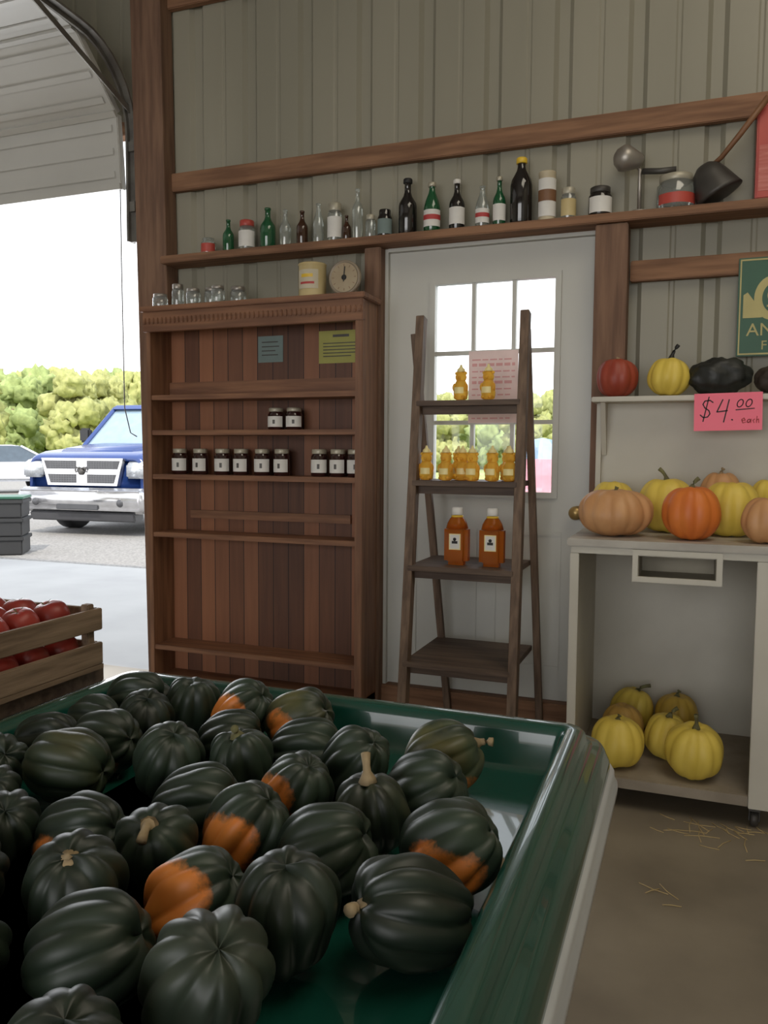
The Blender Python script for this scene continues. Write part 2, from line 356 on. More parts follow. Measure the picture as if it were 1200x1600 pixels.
def jarproto(r,h):
    m=M();m.rev([(r*.9,0),(r,.005),(r,h*.72),(r*.82,h*.82),(r*.8,h*.84)],24);o=m.obj('jam_jar',jam)
    m=M();m.rev([(r*.88,h*.83),(r*.9,h*.84),(r*.9,h*.985),(r*.85,h)],24);m.obj('lid',whitelid,parent=o)
    m=M();vs=[];fs=[];n=12
    for i in range(n+1):
        a=-math.pi/2+.15+(-1.2+2.4*i/n);vs+=[(math.cos(a)*(r+.0012),math.sin(a)*(r+.0012),h*.14),(math.cos(a)*(r+.0012),math.sin(a)*(r+.0012),h*.62)]
    for i in range(n): fs.append([2*i,2*i+2,2*i+3,2*i+1])
    m.add(vs,fs,0,True);l=m.obj('label',paperw,parent=o)
    m=M();vs=[];fs=[]
    for i in range(5):
        a=-math.pi/2+.05+(.3*i/4);vs+=[(math.cos(a)*(r+.0018),math.sin(a)*(r+.0018),h*.28),(math.cos(a)*(r+.0018),math.sin(a)*(r+.0018),h*.46)]
    for i in range(4): fs.append([2*i,2*i+2,2*i+3,2*i+1])
    m.add(vs,fs,0,True);m.obj('emblem',greyiron,parent=l)
    return o
p=jarproto(.038,.126)
for i,x in enumerate((-2.385,-2.265,-2.14,-2.035,-1.92,-1.815,-1.62,-1.525,-1.438)):
    q=p if i==0 else copytree(p,(0,0,0));q.location=(x,3.40,1.112);q.rotation_euler=(0,0,.12*(-1)**i)
    thing(q,'dark jam jar with white label and pale lid','jar','jam jars on the bookcase shelf')
for i,x in enumerate((-1.845,-1.75)):
    q=copytree(p,(x,3.40,1.327),(0,0,.15*i),(1,1,.82));thing(q,'short dark jam jar with white label','jar','jam jars on the upper bookcase shelf')
# ------------------------------------------------------------ bottle shelf
def bottle(kind,x,z,h,w,glassm,y=3.52,cap=None,label=None,lab='',name='glass_bottle',lz=(.12,.42),stripe=None):
    r=w/2;m=M()
    if kind=='beer': pr=[(r*.9,0),(r,.006),(r,h*.52),(r*.93,h*.58),(r*.5,h*.70),(r*.36,h*.78),(r*.34,h*.95),(r*.42,h*.955),(r*.42,h)]
    elif kind=='soda': pr=[(r*.85,0),(r,.008),(r,h*.25),(r*.93,h*.35),(r,h*.5),(r*.8,h*.65),(r*.45,h*.8),(r*.34,h*.88),(r*.34,h*.95),(r*.44,h*.96),(r*.44,h)]
    elif kind=='wine': pr=[(r*.9,0),(r,.006),(r,h*.62),(r*.85,h*.69),(r*.4,h*.76),(r*.36,h*.96),(r*.44,h*.965),(r*.44,h)]
    elif kind=='jug': pr=[(r*.9,0),(r,.008),(r,h*.6),(r*.9,h*.68),(r*.45,h*.82),(r*.36,h*.88),(r*.36,h*.97),(r*.4,h)]
    elif kind=='jar': pr=[(r*.92,0),(r,.005),(r,h*.72),(r*.85,h*.8),(r*.82,h*.84),(r*.82,h*.98),(r*.78,h)]
    else: pr=[(r*.98,0),(r,.003),(r*.97,.006),(r*.97,h-.006),(r,h-.003),(r*.96,h),(r*.9,h-.003)]
    m.rev(pr,24);o=m.obj(name,glassm,(x,y,z));thing(o,lab,{'glass_bottle':'bottle','glass_jar':'jar','food_tin':'tin'}.get(name,'bottle'),'old bottles and jars on the wall shelf')
    if cap is not None:
        if kind=='jar': c=M().rev([(r*.86,h*.82),(r*.88,h*.83),(r*.88,h),(r*.8,h*1.02)],24)
        else: c=M().rev([(r*.46,h*.93),(r*.5,h*.935),(r*.5,h*1.0),(r*.42,h*1.015)],20)
        c.obj('cap',cap,parent=o)
    if label is not None:
        n=14;vs=[];fs=[]
        for i in range(n+1):
            a=-math.pi/2+.3+(-1.3+2.6*i/n);rr=r*1.012+.0008;vs+=[(math.cos(a)*rr,math.sin(a)*rr,h*lz[0]),(math.cos(a)*rr,math.sin(a)*rr,h*lz[1])]
        for i in range(n): fs.append([2*i,2*i+2,2*i+3,2*i+1])
        k=M().add(vs,fs,0,True).obj('label',label,parent=o)
        if stripe is not None:
            vs=[(v[0]*1.02,v[1]*1.02,v[2]) for v in vs];a,b=lz[0]*h+(lz[1]-lz[0])*h*.4,lz[0]*h+(lz[1]-lz[0])*h*.7
            vs=[(v[0],v[1],a if i%2==0 else b) for i,v in enumerate(vs)]
            M().add(vs,fs,0,True).obj('label_band',stripe,parent=o)
    return o
Z=2.201
BT=[('jar',-2.29,28,26,G['clear'],None,redtin,'short clear jar with faded red label','glass_jar'),
('beer',-2.175,56,20,G['green'],None,None,'small dark green glass bottle',None),
('jar',-2.07,50,29,G['clear'],redtin,paperw,'jar with white label and red lid','glass_jar'),
('beer',-1.955,68,27,G['green'],None,None,'wide green glass bottle with long neck',None),
('beer',-1.86,62,20,G['clear'],None,None,'plain clear glass bottle on shelf',None),
('beer',-1.77,57,20,G['brown'],None,None,'small brown glass bottle',None),
('soda',-1.685,66,19,G['clear'],None,None,'slim clear glass bottle',None),
('jar',-1.60,62,25,G['clear'],whitelid,paperw,'tall clear jar with pale lid and label','glass_jar'),
('beer',-1.54,42,15,G['brown'],None,None,'little dark brown bottle',None),
('wine',-1.485,82,18,G['clear'],None,None,'tall clear wine bottle',None),
('jar',-1.42,38,17,G['clear'],whitelid,None,'small clear spice jar','glass_jar'),
('jar',-1.35,44,24,G['dark'],None,tealp,'dark jar with blue grey label','glass_jar'),
('beer',-1.24,87,30,G['dark'],black,None,'large dark brown glass bottle with cap',None),
('soda',-1.125,77,27,G['green'],whitelid,paperw,'green soda bottle with white and red label',None),
('beer',-1.01,77,25,G['dark'],paperw,paperw,'black bottle with white label',None),
('soda',-.895,64,22,G['clear'],None,paperw,'clear soda bottle with white and red label',None),
('beer',-.82,74,20,G['green'],whitelid,paperw,'green bottle with small label',None),
('jug',-.725,97,34,G['dark'],yellowcap,None,'big dark glass bottle with yellow cap',None),
('can',-.615,73,27,cream,None,paperw,'tall cream tin with printed label','food_tin'),
('jar',-.525,46,23,G['clear'],whitelid,creamy,'small clear jar with amber label','glass_jar'),
('jar',-.395,42,34,G['dark'],greyiron,paperw,'squat dark jar with white label','glass_jar')]
for k,(kd,x,h,w_,gm,cap,lb,lab,nm) in enumerate(BT):
    bottle(kd,x,Z,h/350,w_/350*.96,gm,y=3.525,cap=cap,label=lb,lab=lab,name=nm or 'glass_bottle',stripe=red if 'red label' in lab and lb is paperw else (brownm if kd=='can' else None),lz=(.1,.85) if kd=='can' else (.12,.45) if kd!='jar' else (.12,.65))
bottle('jar',-.10,Z,.135,.145,G['clear'],y=3.53,cap=whitelid,label=redtin,lab='squat glass jar with red label',name='glass_jar')
o=M();mt=Matrix.Rotation(math.radians(-28),3,'Y')
o.rev([(.070,0),(.092,.003),(.088,.015),(.066,.085),(.054,.115),(.03,.135),(.01,.14)],28,mtx=mt,c=(0,0,0))
zmin=min(v[2] for v in o.v);o.v=[(v[0],v[1],v[2]-zmin) for v in o.v]
bell=o.obj('metal_bell',greyiron,(.065,3.515,Z));thing(bell,'dark iron bell shaped scoop with wooden handle on shelf','bell')
m=M();m.tube([(-.045,-.0,.15),(.0,-.035,.175),(.06,-.065,.24),(.155,-.085,.36)],[.008,.010,.011,.012]);m.obj('handle',brownm,parent=bell)
m=M();m.tube([(0,0,0),(0,0,.18),(-.02,0,.2),(-.05,-.01,.21)],.008);m.rev([(.04,0),(.045,.006),(.035,.012)],20,c=(0,-.01,0));l=m.obj('clamp_lamp',silver,(-.24,3.535,Z));
thing(l,'small dull silver clamp lamp on a bent stem','lamp')
m=M();m.rev([(.018,0),(.03,.015),(.05,.06),(.052,.085),(.03,.11),(.01,.118)],24,mtx=Matrix.Rotation(math.radians(-80),3,'Y')@Matrix.Rotation(.3,3,'X'));m.obj('lamp_shade',silver,(.01,-.01,.21),l)
m=M();m.tube([(.01,-.01,.17),(.08,-.02,.16),(.14,-.02,.16)],.012);m.obj('clamp',greyiron,parent=l)
m=M();m.box(-.07,.07,-.05,.04,0,.345,bev=.006);m.box(-.055,.055,-.04,.03,.345,.36,bev=.003);t=m.obj('metal_tin',redtin,(.258,3.52,Z));thing(t,'tall faded red tin box on the wall shelf','tin')
M().box(-.06,.06,-.0515,-.05,.03,.20).obj('label',mat('worn pink red print',(.6,.2,.17),.6,0,(.45,.08,.06),6,(1,1,12)),parent=t)
T=1.922
def glassjar(x,y,h,w_,lab): return bottle('jar',x,T,h,w_,G['clear'],y=y,lab=lab,name='glass_jar',cap=silver)
for x,y,h,w_ in ((-2.49,3.40,.075,.075),(-2.40,3.42,.12,.06),(-2.27,3.36,.08,.07),(-2.19,3.40,.085,.075),(-2.12,3.34,.08,.065),(-2.07,3.44,.09,.075),(-2.33,3.45,.07,.06)):
    q=glassjar(x,y,h,w_,'small empty clear canning jar on bookcase');q['group']='empty jars on top of the bookcase'
m=M();m.tube([(0,0,.007),(.04,.01,.016),(.1,0,.012),(.16,.02,.007)],.006);q=m.obj('metal_utensil',silver,(-2.0,3.37,T-.001));thing(q,'flat metal utensil beside the jars','utensil')
m=M();m.rev([(.063,0),(.066,.004),(.063,.008),(.063,.15),(.066,.154),(.063,.158),(.058,.155)],32);c=m.obj('food_tin',creamy,(-1.655,3.40,T));thing(c,'round cream yellow food tin with printed label','tin')
def arc(a0,a1,r,z0,z1,n=16):
    vs=[];fs=[]
    for i in range(n+1):
        a=a0+(a1-a0)*i/n;vs+=[(math.cos(a)*r,math.sin(a)*r,z0),(math.cos(a)*r,math.sin(a)*r,z1)]
    for i in range(n): fs.append([2*i,2*i+2,2*i+3,2*i+1])
    return M().add(vs,fs,0,True)
arc(-2.4,-.7,.0642,.04,.125).obj('label',mat('tin label',(.62,.55,.4),.6),parent=c)
arc(-2.1,-1.0,.0647,.06,.07).obj('label_band',red,parent=c)
arc(-2.0,-1.1,.0647,.09,.105).obj('label_band',yellowcap,parent=c)
m=M();m.box(-.055,.055,-.035,.04,0,.02,bev=.006);m.box(-.035,.035,-.02,.035,.02,.10,bev=.01)
m.rev([(.072,0),(.076,.004),(.076,.02),(.07,.024),(.066,.02)],36,c=(0,-.028,.078),mtx=R90)
s=m.obj('kitchen_scale',scalebody,(-1.475,3.40,T));thing(s,'vintage tan round dial kitchen scale','scale')
m=M().rev([(.064,0),(.064,.002)],36,c=(0,-.049,.078),mtx=R90,smooth=False);dl=m.obj('dial',mat('tan dial',(.42,.34,.22),.5,0,(.34,.26,.16)),parent=s)
m=M()
for i in range(12):
    a=i*math.pi/6;p0=Vector((math.sin(a)*.048,-.0515,.078+math.cos(a)*.048));p1=Vector((math.sin(a)*.058,-.0515,.078+math.cos(a)*.058));m.beam(p0,p1,.002,.001,bev=0)
m.obj('dial_marks',brownm,parent=dl)
m=M();m.beam((-.002,-.053,.06),(.004,-.053,.125),.005,.0015,bev=0);m.rev([(.012,0),(.012,.002)],20,c=(0,-.0515,.078),mtx=R90);m.obj('needle',ink,parent=s)
# ------------------------------------------------------------ ladder shelf
ld=empty('ladder_shelf',(-.86,3.2,0));thing(ld,'dark weathered wooden A frame ladder shelf with four treads','shelf')
def fr(z): return 2.98+.34*z/1.8
def bkY(z): return 3.53-.16*z/1.8
for xb,xt in ((-1.06,-1.10),(-.615,-.655)):
    part(M().beam((xb,fr(0),0),(xt,fr(1.8),1.80),.036,.05,up=(0,1,0)) ,'front_rail',oldwoodz,ld)
for xb,xt in ((-1.02,-1.15),(-.60,-.66)):
    part(M().beam((xb,bkY(0),0),(xt,bkY(1.74),1.74),.03,.028,up=(0,1,0)),'back_leg',oldwoodz,ld)
for z in (1.43,1.10,.755,.375):
    k=(1.8-z)/1.8;xo=.04*k
    m=M();m.box(-1.095+xo*.8,-.66+xo*.8,fr(z)-.03,bkY(z)+.0,z-.011,z+.011,bev=.002);m.box(-1.09+xo*.8,-.665+xo*.8,fr(z)+.01,fr(z)+.028,z-.045,z-.011,bev=.002)
    part(m,'tread',oldwoodx,ld)
def bear():
    m=M();m.rev([(.018,0),(.026,.004),(.03,.025),(.029,.05),(.022,.072),(.018,.078)],20);m.ico((0,0,.092),.024,2);
    for sx in (-1,1):
        m.ico((sx*.019,0,.108),.008,1);m.ico((sx*.024,-.008,.05),.010,2,sc=(1,1,1.8));m.ico((sx*.015,-.016,.01),.010,2,sc=(1,1.2,.9))
    m.ico((0,-.021,.088),.009,1)
    o=m.obj('honey_bottle',honey)
    M().rev([(.016,.113),(.017,.115),(.016,.124),(.007,.132),(.004,.142),(.002,.143)],16).obj('cap',palecap,parent=o)
    arc(-math.pi/2-.7,-math.pi/2+.7,.0312,.025,.05,8).obj('label',palecap,parent=o)
    return o
b=bear();bs=[(-.90,3.235,1.442),(-.785,3.235,1.442)]+[(x,y,1.112) for x,y in ((-1.04,3.22),(-.945,3.185),(-.892,3.25),(-.835,3.19),(-.755,3.2),(-.685,3.2),(-.715,3.3),(-.93,3.32))]
for i,q in enumerate(bs):
    o=b if i==0 else copytree(b,q);o.location=q;o.rotation_euler=(0,0,random.uniform(-.2,.2))
    thing(o,'bear shaped squeeze bottle of golden honey with yellow cap','honey bottle','honey bears on the ladder shelf')
def jug(x,y):
    m=M();m.box(-.05,.05,-.035,.035,0,.165,bev=.018)
    m.rev([(.046,.15),(.04,.172),(.03,.19),(.02,.2),(.02,.203)],20)
    o=m.obj('honey_jug',honeyd,(x,y,.767));thing(o,'large amber honey jug with white cap and label','honey jug','honey jugs on the ladder shelf')
    M().rev([(.022,.206),(.023,.208),(.023,.232),(.019,.236)],20).obj('cap',paperw,parent=o)
    M().rev([(.024,.196),(.025,.198),(.024,.2035)],20).obj('cap_ring',yellowcap,parent=o)
    l=M().box(-.024,.024,-.0365,-.035,.065,.13).obj('label',palecap,parent=o)
    m=M();m.box(-.020,.020,-.037,-.0362,.069,.126);m.obj('label_center',paperw,parent=l)
    m=M();m.rev([(.007,0),(.007,.0005)],12,c=(0,-.0372,.108),mtx=R90);m.box(-.012,.012,-.0378,-.037,.09,.101);m.obj('emblem',ink,parent=l)
jug(-.895,3.19);jug(-.748,3.19)
o=M().box(-.112,.112,-.001,.001,0,.32).obj('flyer',palepink,(-.845,3.568,1.36));thing(o,'faded pink flyer with red lettering taped to door glass','flyer')
m=M()
for j in range(11):
    z=.018+j*.026;hh=.013 if j in (2,6,9) else .006;x=-.096
    while x<.085:
        l=random.uniform(.015,.04);m.box(x,min(x+l,.098),-.0018,-.001,z,z+hh);x+=l+.008
m.obj('lettering',palered,parent=o)
# ------------------------------------------------------------ white cart + hutch
ct=empty('storage_cart',(-.04,3.15,0));thing(ct,'open white painted cabinet on casters with empty drawer slot','cabinet')
CX0,CX1,CY0,CY1=-.385,.31,2.83,3.46
CT=.933
m=M();m.box(CX0,CX0+.02,CY0,CY1,.09,CT-.028,bev=.002);m.box(CX1-.02,CX1,CY0,CY1,.09,CT-.028,bev=.002);m.box(CX0+.02,CX1-.02,CY1-.015,CY1,.09,CT-.028)
m.box(CX0-.002,CX0+.028,CY0-.008,CY0+.004,.09,CT-.051,bev=.002);m.box(.203,CX1+.002,CY0-.008,CY0+.012,.07,CT-.051,bev=.002);m.box(CX0,CX1,CY0-.007,CY0+.01,CT-.05,CT-.026,bev=.002)
part(m,'body',whitepaint,ct)
m=M();m.box(CX0-.012,CX1+.012,CY0-.018,CY1+.004,CT-.026,CT,bev=.003);part(m,'counter_top',topwood,ct)
m=M();m.box(CX0+.021,CX1-.021,CY0+.013,CY1-.016,.085,.11);m.box(CX0+.03,.202,CY0-.006,CY0+.0125,.075,.11,bev=.002);part(m,'bottom_shelf',shelfboard,ct)
m=M();f=.018;dz0,dz1=.797,CT-.028
m.box(-.18,.10,CY0-.018,CY0-.004,dz0,dz0+f);m.box(-.18,.10,CY0-.018,CY0-.009,dz1-f,dz1);m.box(-.18,-.18+f,CY0-.018,CY0-.0085,dz0+f,dz1-f);m.box(.10-f,.10,CY0-.018,CY0-.0085,dz0+f,dz1-f)
df=part(m,'drawer_frame',whitepaint,ct)
m=M();m.box(-.17,.09,CY0+.012,CY0+.25,dz0,dz0+.01);m.box(-.17,-.16,CY0+.012,CY0+.25,dz0+.01,dz1-.025);m.box(.08,.09,CY0+.012,CY0+.25,dz0+.01,dz1-.025);m.box(-.16,.08,CY0+.20,CY0+.21,dz0+.01,dz1)
part(m,'drawer_box',drawerin,ct)
for x,y in ((CX0+.05,CY0+.05),(.225,CY0+.03),(CX0+.05,CY1-.06),(.23,CY1-.06)):
    m=M();m.rev([(.02,-.012),(.026,-.009),(.026,.009),(.02,.012)],20,c=(x,y,.0265),mtx=Matrix.Rotation(math.pi/2,3,'Y'));m.box(x-.018,x+.018,y-.018,y+.018,.055,.086);m.box(x-.017,x-.0135,y-.01,y+.01,.02,.06);m.box(x+.0135,x+.017,y-.01,y+.01,.02,.06)
    part(m,'caster',greyiron,ct)
hu=empty('wall_shelf',(-.04,3.45,CT));thing(hu,'white painted hutch shelf standing on the cabinet','shelf')
m=M();m.box(CX0+.01,CX1,3.452,3.464,CT+.001,1.43);m.box(CX0+.01,CX0+.03,3.42,3.452,CT+.001,1.43);part(m,'back_panel',whitepaint,hu)
part(M().box(CX0+.0,.42,3.31,3.465,1.43,1.45,bev=.003),'shelf_board',whitepaint,hu)
part(M().extr([(3.35,1.43),(3.452,1.43),(3.452,1.22),(3.435,1.22)],CX0+.031,CX0+.05),'bracket',whitepaint,hu)
ps=M().box(-.118,.118,-.001,.001,-.07,.07).obj('price_sign',pinkp,(.115,3.300,1.385),None,(0,math.radians(-1),0));thing(ps,'hot pink price card reading $4.00 each','sign')
def strokes(lst,wd,name,ma):
    m=M()
    for st_ in lst:
        for a,b_ in zip(st_,st_[1:]):
            m.beam((a[0],-.0016,a[1]),(b_[0],-.0016,b_[1]),wd,.0008,bev=0)
        for a in st_: m.rev([(wd/2,0),(wd/2,.0008)],8,c=(a[0],-.0012,a[1]),mtx=R90,smooth=False)
    return m.obj(name,ma,parent=ps)
def circ(cx,cz,rx,rz,a0=0,a1=6.4,n=12): return [(cx+rx*math.cos(a0+(a1-a0)*i/n)+.25*rz*math.sin(a0+(a1-a0)*i/n),cz+rz*math.sin(a0+(a1-a0)*i/n)) for i in range(n+1)]
strokes([[(-.052,.036),(-.062,.044),(-.08,.042),(-.087,.03),(-.08,.016),(-.066,.006),(-.062,-.006),(-.07,-.018),(-.085,-.02),(-.096,-.01)],[(-.066,.056),(-.086,-.034)]],.0042,'lettering',ink)
strokes([[(-.018,.045),(-.038,.0),(-.002,.004)],[(.004,.044),(-.014,-.038)]],.0045,'lettering',ink)
strokes([[(.014,-.03),(.016,-.031)]],.005,'lettering',ink)
strokes([circ(.042,.03,.010,.014)],.0036,'lettering',ink)
strokes([circ(.072,.03,.010,.014)],.0036,'lettering',ink)
strokes([[(.028,.006),(.09,.010)]],.0036,'underline',ink)
strokes([[(.048,-.035),(.06,-.033),(.056,-.025),(.048,-.03),(.052,-.043),(.062,-.04)],circ(.072,-.036,.005,.006),[(.08,-.03),(.079,-.043)],[(.092,-.03),(.086,-.034),(.09,-.043)],[(.1,-.02),(.098,-.043)],[(.098,-.034),(.105,-.03),(.106,-.043)]],.003,'lettering',red)
sg=M().box(0,.36,-.004,.004,0,.385,bev=.002).obj('metal_sign',signgreen,(.145,3.552,1.615),None,(0,0,0));thing(sg,'old green metal sign with yellow border and emblem','sign')
m=M()
for a in ((0.006,.354,.006,.012),(.006,.354,.373,.379),(.006,.011,.012,.373),(.349,.354,.012,.373)): m.box(a[0],a[1],-.0055,-.004,a[2],a[3])
m.rev([(.066,0),(.066,.0015)],32,c=(.125,-.004,.225),mtx=R90@Matrix.Scale(1.3,3,(0,1,0)),smooth=False)
m.add([(.02,-.0056,.15),(.09,-.0056,.15),(.07,-.0056,.20),(.035,-.0056,.25),(.02,-.0056,.24)],[[0,1,2,3,4]])
m.obj('sign_border',signyel,parent=sg)
m=M();m.rev([(.040,0),(.040,.001)],32,c=(.128,-.0058,.225),mtx=R90@Matrix.Scale(1.4,3,(0,1,0)),smooth=False);e=m.obj('emblem_ring',signgreen,parent=sg)
m=M();m.rev([(.024,0),(.024,.001)],32,c=(.13,-.0070,.235),mtx=R90@Matrix.Scale(1.2,3,(0,1,0)),smooth=False);m.box(.105,.15,-.0078,-.0070,.19,.197);m.box(.125,.135,-.0080,-.0070,.18,.285);m.obj('emblem_center',signyel,parent=e)
textmesh('AN',.07,signyel,'lettering',sg,(.085,-.006,.08),FACE);textmesh('F',.05,signyel,'lettering',sg,(.1,-.006,.025),FACE)
# ------------------------------------------------------------ pumpkins and squash
def gourd(name,R,L,nl,depth,dimple=.15,tip=0,taper=0,pw=.9,seg=None,rings=30,wob=.03,sd=0):
    seg=seg or nl*10;vs=[];fs=[]
    for i in range(rings+1):
        th=math.pi*i/rings;st=max(math.sin(th),0)**pw;cz=math.cos(th)
        for k in range(seg):
            ph=2*math.pi*k/seg;lob=abs(math.cos(nl/2*ph+.25*math.sin(2*ph+sd)));lob=lob**.8
            f=1-depth*(1-lob)*min(1,math.sin(th)*1.6+.05)
            nn=1+wob*noise.noise(Vector((math.cos(ph)*1.3+sd,math.sin(ph)*1.3,cz*1.3)))
            r=R*st*(1+taper*cz)*f*nn
            z=L*cz*(.92+.08*f)
            q=r/R
            if cz>0: z-=L*dimple*math.exp(-(q/.28)**2)
            else: z+=L*dimple*.5*math.exp(-(q/.22)**2)-L*tip*math.exp(-(q/.12)**2)*2
            vs.append((r*math.cos(ph),r*math.sin(ph),z*nn))
    for i in range(rings):
        for k in range(seg):
            k2=(k+1)%seg;fs.append([i*seg+k,(i+1)*seg+k,(i+1)*seg+k2,i*seg+k2])
    return M().add(vs,fs,0,True)
def stem(L0,r,h,bend,mm,parent,base=1.0):
    pts=[];rad=[]
    for i in range(6):
        t=i/5;pts.append((bend*t*t*h,0,L0+h*t*(1-.25*abs(bend)*t)));rad.append(r*(1.7-1.1*min(1,t*2.2)) if t<.5 else r*(.62+.25*(t-.5)*2))
    return M().tube(pts,rad,9).obj('stem',mm,parent=parent)
def frame(ax,pd):
    z=Vector(ax).normalized();x=Vector(pd)-z*Vector(pd).dot(z)
    if x.length<1e-3: x=Vector((1,.2,.1))-z*Vector((1,.2,.1)).dot(z)
    x.normalize();y=z.cross(x);return Matrix((x,y,z)).transposed()
VR=Vector((.934,.356,0));VC=Vector((.356,-.934,0))
def vw(t): return VR*t[0]+Vector((0,0,1))*t[1]+VC*t[2]
dg=(.022,.036,.022);dg2=(.009,.016,.010)
SM={'d':squashmat('acorn skin dark',dg,dg2),
 'o':squashmat('acorn skin orange patch',dg,dg2,(.062,0,-.008),.040),
 'b':squashmat('acorn skin big orange patch',dg,dg2,(.058,0,-.01),.048),
 'm':squashmat('acorn skin mottled',(.04,.055,.026),dg2,(.058,0,-.01),.036,streak=(.09,.085,.03)),
 'g':squashmat('acorn skin grey green',(.065,.085,.058),(.033,.045,.031)),
 'r':squashmat('acorn skin striped',(.028,.042,.022),dg2,streak=(.055,.056,.024))}
SME={}
for i,k in enumerate('dobmgr'):
    for j in range(3):
        SME[(k,j)]=gourd('acorn',.058,(.066,.062,.070)[j],10,(.13,.115,.15)[j],.12,.05,(.1,.06,.14)[j],.85,wob=.14,sd=i*3.1+1+j*1.7).mesh('acorn_squash',[SM[k]])
BED=.672
SQ=[(-1.06,1.07,55,(1,.1,0),(0,1,0),'d',0),(-1.06,1.21,54,(1,0,.3),(0,1,0),'d',0),(-1.02,1.30,62,(.9,.2,.2),(0,1,0),'d',0),
(-.95,1.2,56,(.2,.8,.3),(0,0,1),'d',0),(-.87,1.27,58,(.1,1,.2),(0,0,1),'d',0),(-.79,1.31,62,(.6,.6,.2),(-1,-.1,.6),'b',0),
(-.66,1.32,66,(.7,.35,.2),(-.8,-.3,.7),'m',0),(-.95,1.09,62,(.8,.2,.3),(.4,-.3,1),'o',0),(-1.02,.95,52,(.5,.5,.5),(0,1,0),'d',0),
(-.89,.97,66,(1,-.1,.2),(0,0,1),'r',0),(-.73,1.18,58,(1,.25,0),(0,0,1),'d',0),(-.60,1.20,58,(1,.1,.1),(0,0,1),'d',0),
(-.76,1.04,60,(.3,.9,.3),(0,0,1),'d',0),(-.65,1.08,57,(-.1,1,.2),(0,0,1),'d',(.022,.4,greenstem)),(-.49,1.15,58,(.6,.7,.3),(0,0,1),'d',0),
(-.36,1.20,64,(.95,.4,-.1),(-.1,-.7,.7),'m',(.035,.3,stemm)),(-.355,1.09,64,(.7,.5,.4),(0,0,1),'d',0),(-.64,.94,60,(1,.25,.1),(0,0,1),'d',0),
(-.52,1.01,57,(.4,.8,.2),(-.8,0,.6),'b',0),(-.39,.97,59,(-.1,1,.2),(0,0,1),'r',(.04,-.5,stemm)),(-.93,.84,52,(.4,.6,.3),(0,0,1),'d',0),
(-.73,.80,60,(.9,.3,.2),(.7,-.1,.9),'o',0),(-.61,.81,58,(0,.8,.6),(0,0,1),'d',(.022,1.3,stemm)),(-.52,.88,60,(.5,.7,.1),(-.5,0,.9),'b',0),
(-.41,.90,64,(.9,.45,.1),(0,0,1),'d',0),(-.25,.93,66,(.7,.4,.1),(-.25,-.25,.95),'o',0),(-.78,.67,56,(.5,.5,.5),(0,0,1),'d',0),
(-.62,.68,61,(.05,.85,.4),(0,0,1),'d',(.006,0,stemm)),(-.5,.73,60,(.8,.5,0),(-.75,.15,.6),'b',0),(-.26,.79,65,(-.9,.3,.35),(0,0,1),'d',(.028,.4,stemm)),
(-.38,.72,62,(0,1,.15),(0,0,1),'d',0),(-.54,.61,65,(.9,.4,.1),(0,0,1),'d',0),(-.40,.60,64,(.3,.8,.5),(0,0,1),'g',0),(-.3,.50,56,(1,.2,0),(0,0,1),'g',0),
(-.67,.56,58,(.5,.5,.3),(0,0,1),'d',0),(-.82,.78,54,(.3,.7,.5),(0,0,1),'d',0),(-.90,.71,54,(1,.2,.2),(0,0,1),'d',0),(-1.02,.82,54,(.6,.6,.1),(0,0,1),'d',0),(-.79,.56,56,(.8,.5,.1),(0,0,1),'d',0),(-.45,.47,58,(.2,.9,.2),(0,0,1),'d',0),(-.6,.46,56,(.7,.5,.2),(0,0,1),'d',0)]
pos=[Vector((a[0],a[1],BED+a[2]/1000*.92+(.03 if a[0]<-.85 else 0))) for a in SQ];anc=[p.copy() for p in pos];rad=[a[2]/1000*.94 for a in SQ]
for it in range(600):
    for i in range(len(pos)):
        for j in range(i):
            d=pos[i]-pos[j];l=d.length;mn=(rad[i]+rad[j])*1.0
            if l<mn:
                s=d/max(l,1e-4)*(mn-l)*.5;pos[i]+=s;pos[j]-=s
    for i in range(len(pos)):
        k=.03 if it<450 else 0
        pos[i].x+=(anc[i].x-pos[i].x)*k;pos[i].y+=(anc[i].y-pos[i].y)*k
        pos[i].z-=.0008 if it<450 else 0
        pos[i].z=max(pos[i].z,BED+rad[i]*.97)
        pos[i].x=min(max(pos[i].x,-1.075+rad[i]),-.205-rad[i]*.96);pos[i].y=min(pos[i].y,1.35-rad[i])
for ii,((x,y,r,ax,pd,mk_,st),p) in enumerate(zip(SQ,pos)):
    o=mk('acorn_squash',SME[(mk_,ii%3)],p);o.rotation_mode='QUATERNION';o.rotation_quaternion=frame(vw(ax),vw(pd)).to_quaternion();s=r/1000/.067
    o.scale=(s*1.03,s*1.03,s*1.02)
    q=o.rotation_quaternion.to_matrix();zl=min((q@(v.co*s*1.03)).z for v in SME[(mk_,ii%3)].vertices);o.location.z=max(p.z,BED+.001-zl)
    lab={'d':'dark green ribbed acorn squash in the pile','o':'dark green acorn squash with an orange patch','b':'acorn squash with a large orange side','m':'mottled green acorn squash with orange blotches','g':'greyish green ribbed acorn squash','r':'dark green acorn squash with olive streaks'}[mk_]
    if st: lab=lab+' and dry stem'
    thing(o,lab,'squash','acorn squash piled on the display table')
    if st: stem(.056,.0085,st[0],st[1],st[2],o)
